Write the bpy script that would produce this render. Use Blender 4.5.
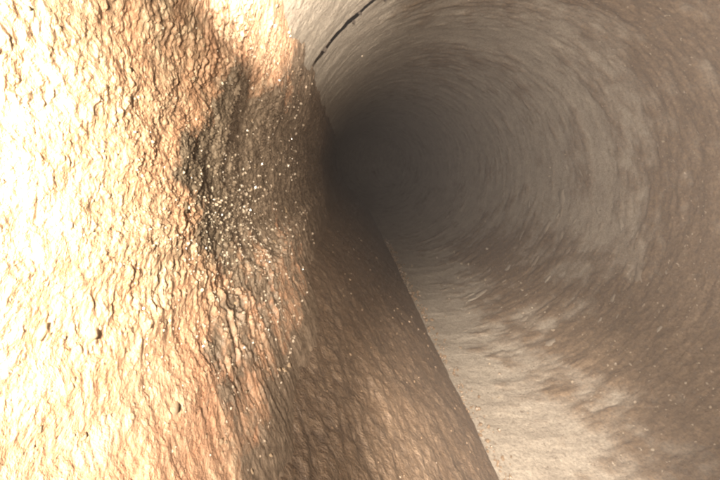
import bpy, math
import numpy as np
from mathutils import Vector

# ------------------------------------------------------------------ camera, world, lamps
R = 0.075                     # inner radius of the pipe (150 mm sewer lateral)
F = 360.0                     # focal length in pixels of a 720 px wide frame
VPX, VPY = 345.0, 160.0       # where the pipe's axis direction meets the picture
sc = bpy.context.scene
for o in list(bpy.data.objects):
    bpy.data.objects.remove(o, do_unlink=True)

cam_d = bpy.data.cameras.new('inspection_camera')
cam = bpy.data.objects.new('inspection_camera', cam_d)
sc.collection.objects.link(cam)
cam.location = (0, 0, 0)
cam.rotation_euler = (math.radians(90), 0, 0)      # looks along +Y, down the pipe
cam_d.sensor_width = 36.0
cam_d.lens = 36.0 * F / 720.0
cam_d.shift_x = (360 - VPX) / 720.0
cam_d.shift_y = -(240 - VPY) / 720.0
cam_d.clip_start = 0.0005
cam_d.clip_end = 50
cam_d.dof.use_dof = False
cam_d.dof.focus_distance = 1.1 * R
cam_d.dof.aperture_fstop = 45.0
sc.camera = cam

w = bpy.data.worlds.new('World'); sc.world = w; w.use_nodes = True
w.node_tree.nodes['Background'].inputs[0].default_value = (0, 0, 0, 1)
w.node_tree.nodes['Background'].inputs[1].default_value = 0.0

sc.view_settings.view_transform = 'Standard'
sc.view_settings.look = 'None'
sc.view_settings.gamma = 1.0
sc.view_settings.use_curve_mapping = False
sc.view_settings.exposure = 0.0

# spots standing in for the camera's LED ring, each aimed to brighten one area
def stand_in_spot(name, loc, aim, power, angle, col, rad=0.0012, blend=1.0):
    d = bpy.data.lights.new(name, 'SPOT')
    d.energy = power; d.spot_size = math.radians(angle); d.spot_blend = blend
    d.color = col; d.shadow_soft_size = rad
    o = bpy.data.objects.new(name, d); sc.collection.objects.link(o)
    o.location = [c * R for c in loc]
    v = Vector(aim) - Vector(loc)
    o.rotation_euler = v.to_track_quat('-Z', 'Y').to_euler()
    return o
WARM = (1.0, 0.90, 0.77)
stand_in_spot('led_stand_in', (0.08, -0.05, 0.02), (1.65, 3.2, -0.1), 1.5, 108, WARM, 0.0015)      # right
stand_in_spot('led_stand_in', (0.05, -0.05, -0.06), (0.60, 1.5, -1.0), 2.5, 40, WARM, 0.0030)     # bottom
stand_in_spot('led_stand_in', (-0.075, -0.05, 0.01), (-0.21, 0.18, -0.01), 0.43, 72, (1.0, 0.94, 0.77), 0.0025)  # left
stand_in_spot('led_stand_in', (-0.04, -0.05, -0.06), (-0.15, 0.44, -0.38), 0.27, 58, WARM, 0.0020)  # lower left, added to brighten the lower crust
stand_in_spot('led_stand_in', (0.0, -0.05, 0.08), (-0.12, 1.0, 0.50), 2.5, 34, WARM, 0.0020)      # top, added to brighten the wall and crust by the joint
sc.cycles.filter_width = 2.1                  # soft low-resolution video sensor

# ------------------------------------------------------------------ numpy noise
def hsh(ix, iy, iz, seed):
    n = (ix.astype(np.uint32) * np.uint32(374761393) + iy.astype(np.uint32) * np.uint32(668265263)
         + iz.astype(np.uint32) * np.uint32(2147483647 - 1274126177) + np.uint32(seed * 974634533 & 0xffffffff))
    n = (n ^ (n >> np.uint32(13))) * np.uint32(1274126177)
    n = (n ^ (n >> np.uint32(16))) * np.uint32(2246822519)
    return (n ^ (n >> np.uint32(15))).astype(np.float32) / np.float32(4294967295.0)

def vnoise(x, y, z, seed=0):
    xf = np.floor(x); yf = np.floor(y); zf = np.floor(z)
    ix, iy, iz = xf.astype(np.int32), yf.astype(np.int32), zf.astype(np.int32)
    u, v, t = x - xf, y - yf, z - zf
    u = u*u*u*(u*(u*6-15)+10); v = v*v*v*(v*(v*6-15)+10); t = t*t*t*(t*(t*6-15)+10)
    def L(a, b, k): return a + (b - a) * k
    h = lambda a, b, c: hsh(ix + a, iy + b, iz + c, seed)
    r = L(L(L(h(0,0,0), h(1,0,0), u), L(h(0,1,0), h(1,1,0), u), v),
          L(L(h(0,0,1), h(1,0,1), u), L(h(0,1,1), h(1,1,1), u), v), t)
    return (r * 2 - 1).astype(np.float32)

def fbm(x, y, z, oct=4, seed=0, gain=0.5, ridged=False):
    s = 0; a = 1.0; tot = 0
    for k in range(oct):
        n = vnoise(x, y, z, seed + k * 7)
        if ridged: n = 1 - 2 * np.abs(n)
        s = s + a * n; tot += a; a *= gain
        x, y, z = x * 2.03 + 11.3, y * 2.03 + 5.7, z * 2.03 + 3.1
    return s / tot

def worley(x, y, seed=0):
    xf = np.floor(x); yf = np.floor(y)
    ix, iy = xf.astype(np.int32), yf.astype(np.int32)
    d1 = np.full(x.shape, 9.0, np.float32); d2 = d1.copy(); idv = d1 * 0
    z0 = np.zeros_like(ix)
    for a in (-1, 0, 1):
        for b in (-1, 0, 1):
            px = ix + a + hsh(ix + a, iy + b, z0, seed); py = iy + b + hsh(ix + a, iy + b, z0 + 1, seed)
            d = np.sqrt((x - px)**2 + (y - py)**2).astype(np.float32)
            idh = hsh(ix + a, iy + b, z0 + 2, seed)
            new = d < d1
            d2 = np.where(new, d1, np.minimum(d2, d)); idv = np.where(new, idh, idv); d1 = np.where(new, d, d1)
    return d1, d2, idv

def sstep(a, b, x):
    t = np.clip((x - a) / (b - a), 0, 1); return t * t * (3 - 2 * t)
def gau(x, c, s): return np.exp(-((x - c) / s) ** 2)

# ------------------------------------------------------------------ the course of the pipe (in units of R)
CX, CZ = 0.72, -0.13          # pipe axis beside and a little under the lens
Y0, RC = 10.0, 7.0             # where the pipe starts to bend and how tightly
def warp(x, y, z):
    P = CX + RC
    a = np.clip((y - Y0) / RC, 0, None)
    xx = np.where(y > Y0, P - (P - x) * np.cos(a), x)
    yy = np.where(y > Y0, Y0 + (P - x) * np.sin(a), y)
    return xx, yy, z
def wall_rho(th):             # distance from the lens axis to the clean pipe wall in direction th
    b = np.cos(th) * CX + np.sin(th) * CZ
    return b + np.sqrt(b * b + 1 - CX * CX - CZ * CZ)

def grid_mesh(name, X, Y, Z, mat, attrs=None, flip=False, closed=False):
    ny, nx = X.shape
    X, Y, Z = warp(X, Y, Z)
    co = np.stack([X, Y, Z], -1).reshape(-1, 3).astype(np.float32) * R
    idx = np.arange(nx * ny, dtype=np.int32).reshape(ny, nx)
    if closed:
        nxt = np.roll(idx, -1, 1)
        a, b, c, d = idx[:-1], nxt[:-1], nxt[1:], idx[1:]
    else:
        a, b, c, d = idx[:-1, :-1], idx[:-1, 1:], idx[1:, 1:], idx[1:, :-1]
    f = np.stack([a, d, c, b] if flip else [a, b, c, d], -1).reshape(-1, 4)
    me = bpy.data.meshes.new(name)
    me.vertices.add(len(co)); me.vertices.foreach_set('co', co.ravel())
    me.loops.add(f.size); me.loops.foreach_set('vertex_index', f.ravel())
    me.polygons.add(len(f))
    me.polygons.foreach_set('loop_start', np.arange(0, f.size, 4, dtype=np.int32))
    me.polygons.foreach_set('use_smooth', np.ones(len(f), bool))
    me.update(calc_edges=True)
    for k, v in (attrs or {}).items():
        at = me.attributes.new(k, 'FLOAT', 'POINT'); at.data.foreach_set('value', v.astype(np.float32).ravel())
    if mat: me.materials.append(mat)
    return me

def link(name, data, parent=None, **props):
    o = bpy.data.objects.new(name, data); sc.collection.objects.link(o)
    if parent: o.parent = parent
    for k, v in props.items(): o[k] = v
    return o

# ------------------------------------------------------------------ materials
def mat_new(name):
    m = bpy.data.materials.new(name); m.use_nodes = True
    nt = m.node_tree; b = nt.nodes['Principled BSDF']
    return m, nt, b
def N(nt, t, **kw):
    n = nt.nodes.new(t)
    for k, v in kw.items(): setattr(n, k, v)
    return n
def noise(nt, co, scale, detail=6, rough=0.6, dist=0.0):
    n = N(nt, 'ShaderNodeTexNoise'); n.inputs['Scale'].default_value = scale
    n.inputs['Detail'].default_value = detail; n.inputs['Roughness'].default_value = rough
    n.inputs['Distortion'].default_value = dist
    nt.links.new(co, n.inputs['Vector']); return n.outputs['Fac']
def ramp(nt, fac, stops):
    r = N(nt, 'ShaderNodeValToRGB'); nt.links.new(fac, r.inputs[0])
    e = r.color_ramp.elements
    while len(e) < len(stops): e.new(0.5)
    for el, (p, c) in zip(e, stops):
        el.position = p; el.color = (*c, 1) if len(c) == 3 else c
    return r.outputs[0]
def mix(nt, fac, a, b, mode='MIX'):
    m = N(nt, 'ShaderNodeMix', data_type='RGBA', blend_type=mode)
    if isinstance(fac, float): m.inputs[0].default_value = fac
    else: nt.links.new(fac, m.inputs[0])
    for s, v in ((6, a), (7, b)):
        if isinstance(v, tuple): m.inputs[s].default_value = (*v, 1)
        else: nt.links.new(v, m.inputs[s])
    return m.outputs[2]
def mth(nt, op, a, b=0.0, clamp=False):
    m = N(nt, 'ShaderNodeMath', operation=op, use_clamp=clamp)
    for s, v in ((0, a), (1, b)):
        if isinstance(v, (int, float)): m.inputs[s].default_value = v
        else: nt.links.new(v, m.inputs[s])
    return m.outputs[0]
def bump(nt, b, h, strength, dist):
    n = N(nt, 'ShaderNodeBump'); n.inputs['Strength'].default_value = strength
    n.inputs['Distance'].default_value = dist
    nt.links.new(h, n.inputs['Height']); nt.links.new(n.outputs[0], b.inputs['Normal'])
def objco(nt): return N(nt, 'ShaderNodeTexCoord').outputs['Object']
def attr(nt, name): return N(nt, 'ShaderNodeAttribute', attribute_name=name).outputs['Fac']

def make_pipe_mat():
    m, nt, b = mat_new('pipe_clay')
    co = objco(nt)
    fine = noise(nt, co, 420, 8, 0.7); mid = noise(nt, co, 90, 6, 0.65)
    pale = ramp(nt, mid, [(0.25, (0.25, 0.208, 0.165)), (0.5, (0.33, 0.281, 0.226)), (0.75, (0.41, 0.355, 0.29))])
    brown = ramp(nt, fine, [(0.25, (0.09, 0.058, 0.034)), (0.5, (0.155, 0.105, 0.064)), (0.8, (0.26, 0.185, 0.12))])
    f = mth(nt, 'ADD', attr(nt, 'film'), mth(nt, 'MULTIPLY', mth(nt, 'SUBTRACT', fine, 0.5), 0.9))
    f = ramp(nt, f, [(0.1, (0, 0, 0)), (0.95, (1, 1, 1))])
    c = mix(nt, f, pale, brown)
    vf = noise(nt, co, 1300, 5, 0.7)
    c = mix(nt, 0.75, c, ramp(nt, vf, [(0.3, (0.42, 0.40, 0.38)), (0.5, (0.95, 0.95, 0.95)), (0.7, (1.35, 1.33, 1.3))]), 'MULTIPLY')
    sp = noise(nt, co, 700, 2, 0.5)
    c = mix(nt, ramp(nt, sp, [(0.27, (0.6, 0.6, 0.6)), (0.33, (0, 0, 0))]), c, (0.08, 0.05, 0.03))
    c = mix(nt, ramp(nt, sp, [(0.68, (0, 0, 0)), (0.74, (1, 1, 1))]), c, (0.42, 0.35, 0.27))
    nt.links.new(c, b.inputs['Base Color'])
    nt.links.new(ramp(nt, fine, [(0.3, (0.45,)*3), (0.7, (0.75,)*3)]), b.inputs['Roughness'])
    b.inputs['Specular IOR Level'].default_value = 0.35
    bump(nt, b, mth(nt, 'ADD', fine, mth(nt, 'MULTIPLY', vf, 0.6)), 0.45, 0.0010)
    return m

def make_crust_mat(name, lo, midc, hi, wet, rust, sc1=620, grain=0.0005, wet_shade=None):
    m, nt, b = mat_new(name)
    co = objco(nt)
    a = noise(nt, co, sc1, 6, 0.66, 0.6); big = noise(nt, co, 110, 6, 0.68, 0.5); fine = noise(nt, co, 2200, 4, 0.6)
    c = ramp(nt, a, [(0.30, lo), (0.5, midc), (0.68, hi)])
    c = mix(nt, ramp(nt, big, [(0.44, (0, 0, 0)), (0.58, (1, 1, 1))]), c, mix(nt, 0.62, c, rust))
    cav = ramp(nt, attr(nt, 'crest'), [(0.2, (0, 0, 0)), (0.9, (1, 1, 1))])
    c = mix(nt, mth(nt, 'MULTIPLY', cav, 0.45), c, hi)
    rg = ramp(nt, fine, [(0.38, (wet,)*3), (0.62, (wet + 0.35,)*3)])
    if wet_shade:                                   # wet silt colour; also paints shade into the hollow and far crust
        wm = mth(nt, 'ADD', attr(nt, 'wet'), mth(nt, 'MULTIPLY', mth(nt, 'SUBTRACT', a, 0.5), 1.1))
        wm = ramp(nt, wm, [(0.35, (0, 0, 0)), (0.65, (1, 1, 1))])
        c = mix(nt, wm, c, ramp(nt, a, [(0.3, wet_shade[0]), (0.7, wet_shade[1])]))
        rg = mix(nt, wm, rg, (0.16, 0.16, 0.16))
    nt.links.new(c, b.inputs['Base Color']); nt.links.new(rg, b.inputs['Roughness'])
    b.inputs['Specular IOR Level'].default_value = 0.5
    bump(nt, b, mth(nt, 'ADD', a, mth(nt, 'MULTIPLY', fine, 0.5)), 0.75, grain)
    return m

M_PIPE = make_pipe_mat()
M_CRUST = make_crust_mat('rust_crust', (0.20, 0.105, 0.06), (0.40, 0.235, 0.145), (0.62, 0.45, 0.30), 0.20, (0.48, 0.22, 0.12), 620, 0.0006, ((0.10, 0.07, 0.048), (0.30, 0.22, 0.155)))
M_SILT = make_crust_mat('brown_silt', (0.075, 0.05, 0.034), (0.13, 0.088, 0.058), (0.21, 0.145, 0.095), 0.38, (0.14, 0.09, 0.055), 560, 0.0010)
def plain(name, c1, c2, rough, scale=500, b_d=0.0006):
    m, nt, b = mat_new(name); co = objco(nt); n = noise(nt, co, scale, 6, 0.65)
    nt.links.new(ramp(nt, n, [(0.3, c1), (0.7, c2)]), b.inputs['Base Color'])
    b.inputs['Roughness'].default_value = rough; bump(nt, b, n, 0.6, b_d); return m
M_FLAKE = plain('pale_mineral', (0.36, 0.22, 0.125), (0.60, 0.46, 0.30), 0.3)
M_GRIT = plain('wet_grit', (0.30, 0.21, 0.14), (0.55, 0.46, 0.36), 0.2, 500, 0.0001)
M_GRIT.node_tree.nodes['Principled BSDF'].inputs['Specular IOR Level'].default_value = 1.0
M_DARK = plain('dark_joint_filler', (0.03, 0.022, 0.016), (0.11, 0.08, 0.055), 0.8)
M_CHIP = plain('broken_clay', (0.02, 0.014, 0.01), (0.07, 0.05, 0.035), 0.7)

# ------------------------------------------------------------------ the pipe: two sections, joint between
D2R = math.pi / 180
ang = np.concatenate([np.linspace(-106, 153, 820, endpoint=False), np.linspace(153, 254, 60, endpoint=False)]) * D2R
YJ = 1.53                                       # joint, in R
def pipe_section(ys, lip, near):
    A, Yg = np.meshgrid(ang, ys)
    gap = 0.001 + np.clip(0.024 + 0.045 * fbm(np.cos(A) * 11, np.sin(A) * 11, A * 0 + near * 3.3, 4, 301), 0.003, 1) * gau(A / D2R, 136, 22)
    Yg = np.minimum(Yg, YJ - gap - 1e-4 * (len(ys) - np.arange(len(ys)))[:, None]) if near else np.maximum(Yg, YJ + gap + 1e-4 * np.arange(len(ys))[:, None])
    ca, sa = np.cos(A), np.sin(A)
    deg = A / D2R
    # streaks that run round the pipe: slow along the girth, fast along the length
    q = 2.2
    st = fbm(ca * q, Yg * 9, sa * q, 5, 3)
    st2 = fbm(ca * 6, Yg * 16, sa * 6, 4, 21)
    blot = fbm(ca * 3.2, Yg * 1.6, sa * 3.2, 4, 33)
    # brown biofilm: on the near wall and low on the far side
    # streaks lean along the pipe here
    lean = fbm((deg * 0.11 + Yg * 3.0), Yg * 2.2 - deg * 0.012, Yg * 0, 4, 57)
    bias = 0.62 * (1 - sstep(1.55, 2.35, Yg + 0.3 * blot)) * sstep(-75, -30, deg) * (1 - 0.7 * sstep(75, 125, deg))
    bias += 0.60 * gau(deg, -48, 26) * (1 - sstep(3.0, 5.0, Yg)) 
    bias += 0.20 * gau(Yg, 2.9, 0.35) * gau(deg, 60, 50)
    bias -= 0.7 * gau(deg, 152, 24)  # wall by the crown joint painted paler to look more strongly lit
    bias -= 0.55 * gau(deg, -101, 13) * (1 - 0.2 * sstep(2, 5, Yg))
    film = 0.10 + bias + 0.30 * st + 0.38 * lean * gau(deg, -45, 50) + 0.25 * blot + 0.30 * st2 * sstep(-110, -60, -np.abs(deg)) + 0.22 * fbm(ca * 8, Yg * 5, sa * 8, 4, 181) + 0.24 * fbm(ca * 17, Yg * 22, sa * 17, 3, 191)
    film = sstep(-0.05, 0.72, film)
    grain = fbm(ca * 30, Yg * 30, sa * 30, 3, 91)
    fl = fbm(ca * 9, Yg * 30, sa * 9, 3, 77, ridged=True)
    r = 1 - 0.010 * film * (0.6 + 0.8 * st2) - 0.006 * st - 0.0022 * grain - 0.004 * np.clip(fl, 0, 1) * film - 0.010 * blot
    # chipped lips at the joint
    e = np.abs(Yg - YJ)
    chip = fbm(ca * 14, sa * 14, Yg * 5, 3, 121)
    r += 0.035 * (1 - sstep(0.0, 0.035 + 0.03 * chip, e)) * (0.6 + 0.7 * chip) * (0.05 + 0.95 * gau(deg, 136, 24)) * (1.0 if near else 0.0)
    r += lip
    X = CX + r * ca; Z = CZ + r * sa
    return grid_mesh('pipe_section', X, Yg, Z, M_PIPE, {'film': film}, flip=True, closed=True)

pipe = link('pipe', None, label='round tan clay sewer pipe seen from inside, wall streaked with brown film', category='pipe')
ys_a = np.concatenate([np.linspace(-1.2, 0.5, 18, endpoint=False), np.linspace(0.5, YJ, 160)])
ys_b = np.concatenate([np.geomspace(YJ, 6, 430, endpoint=False), np.linspace(6, 20.0, 110)])
link('pipe_section', pipe_section(ys_a, 0.0, True), pipe, label='near pipe section darkened by brown film')
far_sec = link('pipe_section', pipe_section(ys_b, 0.003, False), pipe, label='far pipe section with pale streaked wall')
# filler in the joint: open and dark near the crown, silted flush low down
A, Yg = np.meshgrid(np.linspace(-180, 180, 500, endpoint=False) * D2R, np.linspace(YJ - 0.12, YJ + 0.12, 11))
dg = A / D2R
depth = 0.035 * gau(dg, 136, 30) + 0.014 + 0.004 * fbm(np.cos(A) * 12, np.sin(A) * 12, Yg * 6, 3, 5)
filler = link('joint_filler', grid_mesh('joint_filler', CX + (1 + depth) * np.cos(A), Yg, CZ + (1 + depth) * np.sin(A), M_DARK, None, True, True), pipe)

# ------------------------------------------------------------------ crusted mound beside the lens
def mound_rho(th_deg, y):
    prof = np.array([(96, .70), (104, .56), (109, .432), (116, .355), (126, .295), (140, .245), (160, .205), (180, .192),
                     (200, .200), (220, .240), (236, .300), (248, .375), (254, .425), (260, .50), (265, .60), (270, .74)])
    b = np.interp(th_deg, prof[:, 0], prof[:, 1])
    return b
th = np.linspace(97, 269, 640)
ym = np.concatenate([np.linspace(-1.2, 0.1, 30, endpoint=False), np.geomspace(0.1, 3.2, 760, endpoint=False), np.geomspace(3.2, 20.0, 90)])
T, Ym = np.meshgrid(th, ym)
t = T * D2R
sarc = t * 0.24                                # length along the girth, units of R
def mound_fields(T, Ym):
    t = T * D2R; s = t * 0.24
    wob = fbm(np.log(np.clip(Ym, 0.1, None)) * 3.5 + 4, Ym * 0 + 2, Ym * 0, 4, 8)
    base = mound_rho(T + 4.0 * wob * sstep(225, 255, T) - 3.0 * (1 - sstep(0.55, 1.3, Ym)) * sstep(222, 250, T), Ym)
    big = fbm(s * 7, Ym * 5, Ym * 0, 4, 14)
    lump = fbm(s * 22, Ym * 18, Ym * 0, 3, 19)
    # hollow behind the first hump, ragged rim
    rim = 0.42 + 0.07 * fbm(s * 7, Ym * 0, Ym * 0 + 9, 4, 44) + 0.012 * np.abs(T - 185) * 0.25
    hol = sstep(rim - 0.16, rim + 0.40, Ym) * sstep(128, 160, T) * (1 - sstep(216, 240, T)) * (1 - 0.5 * sstep(1.5, 4.0, Ym))
    hump = gau(Ym, rim - 0.09, 0.10) * sstep(130, 160, T) * (1 - sstep(215, 240, T))
    # long runs that hang down the lower half
    run = fbm(s * 16 + Ym * 5, Ym * 48 - s * 6, Ym * 0, 4, 63, ridged=True)
    cell1, cell2, cid = worley(s * 95 + 0.6 * lump * 2, Ym * 105 + 0.5 * big * 3, 5)
    d1, d2, di = worley(s * 190 + lump * 3, Ym * 200 + big * 4, 15)
    crin = np.clip((d2 - d1) * 1.6, 0, 1)
    run2 = fbm(s * 46 + Ym * 12, Ym * 110 - s * 15, Ym * 0, 3, 66, ridged=True)
    pits, p2, pid = worley(s * 34 + lump, Ym * 30, 29)
    nod = np.clip(1 - (cell1 / 0.6) ** 2, 0, 1) * (0.3 + 0.7 * cid)
    fine = fbm(s * 120, Ym * 120, Ym * 0, 3, 71)
    low = sstep(195, 235, T)
    rough = 0.35 + 0.85 * sstep(-0.25, 0.35, fbm(s * 9 + 3, Ym * 7, Ym * 0, 4, 205))
    vein = sstep(218, 236, T) * (1 - sstep(254, 262, T)) * sstep(0.3, 0.5, Ym) * (1 - sstep(1.3, 2.0, Ym))
    h = vein * (0.007 * run + 0.004 * run2 + 0.003 * nod) + 0.018 * big + 0.008 * lump + rough * 0.0058 * nod * (1 - 0.35 * low) + rough * 0.0045 * run * (0.2 + 0.8 * low) \
        + 0.0022 * fine + 0.0030 * crin * (0.4 + di) + rough * 0.0028 * run2 + rough * 0.003 * np.clip(0.5 - pits, -0.5, 0.5) * 1.4 + 0.004 * fbm(s * 55, Ym * 50, Ym * 0, 3, 222)
    amp = (0.26 + 0.6 * sstep(0.2, 0.7, Ym)) * (1 - 0.6 * sstep(240, 256, T))
    rho = base - h * amp + 0.040 * hol
    rho = np.where((T > 125) & (T < 245), np.minimum(rho, wall_rho(t) - 0.012 - h * 0.7), rho)
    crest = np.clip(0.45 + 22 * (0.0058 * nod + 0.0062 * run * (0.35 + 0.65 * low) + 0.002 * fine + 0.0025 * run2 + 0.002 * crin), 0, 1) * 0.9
    rho = rho + 0.5 * sstep(8.0, 13.0, Ym)      # dies out into the wall far down the pipe
    wet = sstep(-0.12, 0.06, Ym - rim + 0.09 * lump) * sstep(122, 150, T + 14 * big) * (1 - 0.5 * sstep(216, 246, T + 30 * lump))  # wet silt patch, darkened to stand in for the hollow's shade
    wet = np.maximum(0.85 * wet, 0.75 * sstep(0.75, 1.35, Ym + 0.25 * big + 0.2 * lump) * sstep(98, 106, T))  # far crust painted darker in place of lamp falloff
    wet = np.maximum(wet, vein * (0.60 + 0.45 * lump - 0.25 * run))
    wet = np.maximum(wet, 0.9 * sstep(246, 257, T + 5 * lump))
    return rho, crest, wet
rho, crest, wet = mound_fields(T, Ym)  # wet also holds the painted shade of the hollow and far crust
X = rho * np.cos(t); Z = rho * np.sin(t)
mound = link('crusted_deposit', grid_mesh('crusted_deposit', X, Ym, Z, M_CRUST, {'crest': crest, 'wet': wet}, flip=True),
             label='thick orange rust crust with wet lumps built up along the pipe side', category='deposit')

# ------------------------------------------------------------------ silt bank between crust and wall
pa = np.array((-0.075, -0.46)); pb = np.array((0.545, -1.122))
ub = np.linspace(-0.12, 1.05, 230)
yb = np.concatenate([np.linspace(-1.2, 0.3, 16, endpoint=False), np.geomspace(0.3, 20.0, 520)])
U, Yb = np.meshgrid(ub, yb)
n2 = np.array((0.733, 0.68))
big = fbm(U * 2.5, Yb * 2.0, U * 0, 4, 101); med = fbm(U * 11, Yb * 8, U * 0, 4, 111)
fine = fbm(U * 70, Yb * 60, U * 0, 3, 131)
rg = fbm(U * 20 + Yb * 4, Yb * 9, U * 0, 3, 151, ridged=True)
edge = 0.014 * fbm(Yb * 5, Yb * 0, Yb * 0, 4, 171)
h = 0.016 * big + 0.008 * med + 0.0036 * fine + 0.004 * rg - 0.02 * (U - 0.5) ** 2 * 0
h = h * (1 - sstep(0.9, 1.0, U) * 0.6)
h = h - 0.6 * sstep(8.0, 13.0, Yb); k = U + edge * 1.5
X = pa[0] + (pb - pa)[0] * k + n2[0] * h; Z = pa[1] + (pb - pa)[1] * k + n2[1] * h
crest_b = np.clip(0.25 + 0.25 * med + 0.35 * np.clip(rg, 0, 1) * 0.6 + 0.3 * fine, 0, 1)
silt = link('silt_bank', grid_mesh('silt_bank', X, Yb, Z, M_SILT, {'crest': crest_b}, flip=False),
            label='dull brown silt bank sloping from the rust crust down to the pale pipe wall', category='silt')

# ------------------------------------------------------------------ small pieces
rng = np.random.default_rng(4)
ico_v = []; ph = (1 + 5 ** .5) / 2
for a in (-1, 1):
    for b in (-ph, ph): ico_v += [(0, a, b), (a, b, 0), (b, 0, a)]
ico_v = np.array(ico_v) / math.hypot(1, ph)
ico_f = []
for i in range(12):
    for j in range(i + 1, 12):
        for l in range(j + 1, 12):
            e = [np.linalg.norm(ico_v[p] - ico_v[q]) for p, q in ((i, j), (j, l), (i, l))]
            if max(e) < 1.1:
                nrm = np.cross(ico_v[j] - ico_v[i], ico_v[l] - ico_v[i])
                ico_f.append((i, j, l) if nrm @ ico_v[i] > 0 else (i, l, j))
def blob_mesh(name, mat, sx, sy, sz, jit, smooth=True):
    v = ico_v * (1 + rng.uniform(-jit, jit, (12, 1))) * (sx, sy, sz)
    me = bpy.data.meshes.new(name); me.from_pydata([tuple(p) for p in v], [], ico_f)
    if smooth:
        for p in me.polygons: p.use_smooth = True
    me.materials.append(mat); return me

def mound_point(T0, y0):
    e = 0.004
    TT = np.array([[T0, T0 + 1.0, T0]]); YY = np.array([[y0, y0, y0 + e]])
    r, _, _w = mound_fields(TT.astype(float), YY)
    P = np.stack([r * np.cos(TT * D2R), YY, r * np.sin(TT * D2R)], -1)[0]
    n = np.cross(P[1] - P[0], P[2] - P[0]); n /= np.linalg.norm(n)
    c = np.array([-math.cos(T0 * D2R), 0, -math.sin(T0 * D2R)])
    if n @ c < 0: n = -n
    n = n * 0.5 + c * 0.5; n /= np.linalg.norm(n)
    return P[0], n
def pixel_to_mound(px, py):
    dx, dy = px - VPX, -(py - VPY)
    T0 = math.degrees(math.atan2(dy, dx)) % 360
    y0 = 0.5
    for _ in range(25):
        r, _c, _w = mound_fields(np.array([[T0]]), np.array([[y0]]))
        y0 = 0.5 * y0 + 0.5 * F * float(r[0, 0]) / math.hypot(dx, dy)
    return T0, y0

# pale flakes lying in the crust: each one a part of it
flake_me = [blob_mesh('crust_flake', M_FLAKE, 1, rng.uniform(.5, .9), rng.uniform(.10, .2), 0.3) for _ in range(7)]
spots = [(95, 330, 11), (45, 330, 13), (150, 320, 12), (185, 205, 11), (165, 180, 9), (70, 385, 9), (175, 405, 10), (205, 370, 9), (60, 30, 8), (130, 100, 9)]
for _ in range(110):
    px = rng.uniform(8, 300); py = rng.uniform(5, 475)
    if px > 200 and 80 < py < 250 and rng.random() < 0.7: continue
    spots.append((px, py, rng.uniform(2.5, 6.0)))
for px, py, s in spots:
    T0, y0 = pixel_to_mound(px, py)
    if not (100 < T0 < 256): continue
    P, n = mound_point(T0, y0)
    o = link('crust_flake', flake_me[rng.integers(7)], mound)
    z = Vector(n); q = z.to_track_quat('Z', 'Y')
    o.rotation_mode = 'QUATERNION'
    from mathutils import Quaternion
    o.rotation_quaternion = q @ Quaternion((0, 0, 1), rng.uniform(0, 6.28))
    o.location = Vector((P - n * 0.11 * s * y0 / F) * R)
    k = s * y0 / F * R
    o.scale = (k, k, k)

# wet grit on the crust, glinting in the lamp: too fine to count
def grit_mesh(name, mat, pts):
    V = []; Fc = []
    for P, s in pts:
        b0 = len(V) * 12
        rot = np.linalg.qr(rng.normal(size=(3, 3)))[0]
        if np.linalg.det(rot) < 0: rot[:, 0] *= -1
        V.append((ico_v * (1 + rng.uniform(-.3, .3, (12, 1))) * s * rng.uniform(.6, 1.2, 3)) @ rot.T + P)
        Fc.append(np.array(ico_f) + b0)
    V = np.concatenate(V) * R; Fc = np.concatenate(Fc)
    me = bpy.data.meshes.new(name); me.from_pydata(V.tolist(), [], Fc.tolist()); me.materials.append(mat)
    return me
n = 500
Tg = rng.uniform(112, 254, n); yg = np.exp(rng.uniform(math.log(0.2), math.log(1.7), n))
extra_T = rng.normal(218, 20, 950).clip(140, 254); extra_y = rng.normal(0.62, 0.17, 950).clip(.33, 1.2)
Tg = np.concatenate([Tg, extra_T]); yg = np.concatenate([yg, extra_y])
rg_, _, _w = mound_fields(Tg[None], yg[None]); rg_ = rg_[0]
pts = []
for a, y_, r_ in zip(Tg, yg, rg_):
    s = y_ / F * min(1.7, math.exp(rng.normal(-.05, .45)))
    pts.append((np.array([(r_ - s * .2) * math.cos(a * D2R), y_, (r_ - s * .2) * math.sin(a * D2R)]), s))
link('wet_grit', grit_mesh('wet_grit', M_GRIT, pts), mound, kind='stuff')

# grit on the silt and on the low pipe wall
pts = []
for _ in range(130):
    u = rng.uniform(0.02, 0.98); y_ = math.exp(rng.uniform(math.log(0.5), math.log(3.2)))
    i = np.searchsorted(yb, y_); j = np.searchsorted(ub, u)
    P = np.array([X[i, j], Yb[i, j], Z[i, j]])
    pts.append((P, y_ / F * rng.uniform(0.5, 1.5)))
for _ in range(420):                          # crumbs gathered where the bank meets the wall
    y_ = math.exp(rng.uniform(math.log(0.8), math.log(5.0)))
    a = math.atan2(pb[1] - CZ, pb[0] - CX) + abs(rng.normal(0, 0.035)) - 0.012
    sz = y_ / F * min(1.8, math.exp(rng.normal(0.0, .5)))
    pts.append((np.array([CX + (0.992 - .3 * sz) * math.cos(a), y_, CZ + (0.992 - .3 * sz) * math.sin(a)]), sz))
link('silt_grit', grit_mesh('silt_grit', plain('silt_grit', (0.12, 0.08, 0.05), (0.24, 0.165, 0.105), 0.3), pts), silt, kind='stuff')
pts = []
for _ in range(80):
    a = rng.uniform(-102, -40) * D2R if rng.random() < 0.7 else rng.uniform(-40, 145) * D2R
    y_ = math.exp(rng.uniform(math.log(1.0), math.log(4.0)))
    pts.append((np.array([CX + .99 * math.cos(a), y_, CZ + .99 * math.sin(a)]), y_ / F * rng.uniform(0.5, 1.7)))
link('wall_grit', grit_mesh('wall_grit', plain('wall_grit', (0.13, 0.09, 0.06), (0.42, 0.34, 0.25), 0.4), pts), pipe, kind='stuff')

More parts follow.
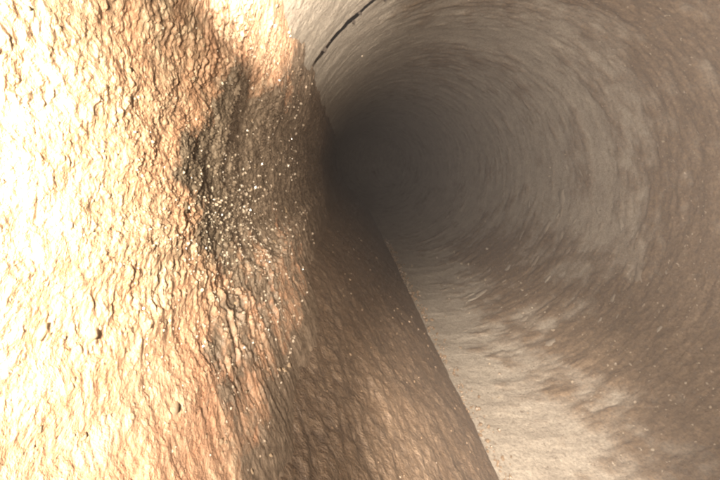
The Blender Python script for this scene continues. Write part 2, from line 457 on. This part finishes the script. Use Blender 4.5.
# pale scale flakes clinging to the film on the far section
from mathutils import Matrix
sf_me = []
for _ in range(8):
    nv = 14; aa = np.linspace(0, 2 * math.pi, nv, endpoint=False)
    rad = 1 + rng.uniform(-.35, .35, nv); wd = rng.uniform(.3, .55)
    outer = [(r_ * math.cos(a_), wd * r_ * math.sin(a_), -0.10) for r_, a_ in zip(rad, aa)]
    inner = [(.72 * r_ * math.cos(a_), .72 * wd * r_ * math.sin(a_), 0.035 + rng.uniform(-.02, .02)) for r_, a_ in zip(rad, aa)]
    fc = [(i_, (i_ + 1) % nv, nv + (i_ + 1) % nv, nv + i_) for i_ in range(nv)] + [tuple(range(nv, 2 * nv))]
    me = bpy.data.meshes.new('scale_flake'); me.from_pydata(outer + inner, [], fc)
    for p in me.polygons: p.use_smooth = True
    at = me.attributes.new('film', 'FLOAT', 'POINT'); at.data.foreach_set('value', np.full(2 * nv, rng.uniform(.1, .5), np.float32))
    me.materials.append(M_PIPE); sf_me.append(me)
for i in range(55):
    a = rng.normal(-42, 26); y_ = rng.uniform(1.65, 3.3)
    if not -88 < a < 70: continue
    a *= D2R
    o = link('scale_flake', sf_me[rng.integers(8)], far_sec)
    tilt = rng.normal(0.35, 0.3) if a < 0 else rng.normal(0, .3)
    tz = Vector((-math.cos(a), 0, -math.sin(a))); tx0 = Vector((-math.sin(a), 0, math.cos(a))); ty0 = Vector((0, 1, 0))
    tx = tx0 * math.cos(tilt) + ty0 * math.sin(tilt); ty = tz.cross(tx)
    k = y_ / F * 2.2 * math.exp(rng.normal(0.55, .5)) * R
    mw = Matrix((tx, ty, tz)).transposed().to_4x4()
    for c_ in range(3): mw[c_] = [v_ * k for v_ in mw[c_][:3]] + [0]
    mw.translation = Vector((CX + .990 * math.cos(a), y_, CZ + .990 * math.sin(a))) * R
    o.matrix_world = mw

# broken chips hanging in the open joint near the crown
chip_me = [blob_mesh('joint_chip', M_CHIP, 1, rng.uniform(.45, .8), rng.uniform(.4, .6), 0.3, False) for _ in range(5)]
for i in range(12):
    a = rng.uniform(118, 150) * D2R
    o = link('joint_chip', chip_me[rng.integers(5)], filler)
    rr = rng.uniform(0.985, 1.02)
    o.location = Vector((CX + rr * math.cos(a), YJ + rng.normal() * 0.018, CZ + rr * math.sin(a))) * R
    o.rotation_euler = rng.uniform(0, 6.28, 3)
    k = rng.uniform(0.006, 0.014) * R; o.scale = (k, k, k)

# ------------------------------------------------------------------ damp air in the pipe
bb = np.array([(x, y, z) for x in (-1.6, 12) for y in (-2.4, 22) for z in (-2.4, 2.2)]) * R
hm = bpy.data.meshes.new('haze')
hm.from_pydata([tuple(p) for p in bb], [], [(0, 1, 3, 2), (4, 6, 7, 5), (0, 4, 5, 1), (2, 3, 7, 6), (0, 2, 6, 4), (1, 5, 7, 3)])
m = bpy.data.materials.new('damp_air'); m.use_nodes = True; nt = m.node_tree
nt.nodes.remove(nt.nodes['Principled BSDF'])
pv = N(nt, 'ShaderNodeVolumePrincipled'); pv.inputs['Density'].default_value = 0.135
pv.inputs['Color'].default_value = (0.8, 0.72, 0.70, 1)
nt.links.new(pv.outputs[0], nt.nodes['Material Output'].inputs['Volume'])
hm.materials.append(m)
link('haze', hm, kind='stuff', label='thin damp haze filling the pipe', category='haze')
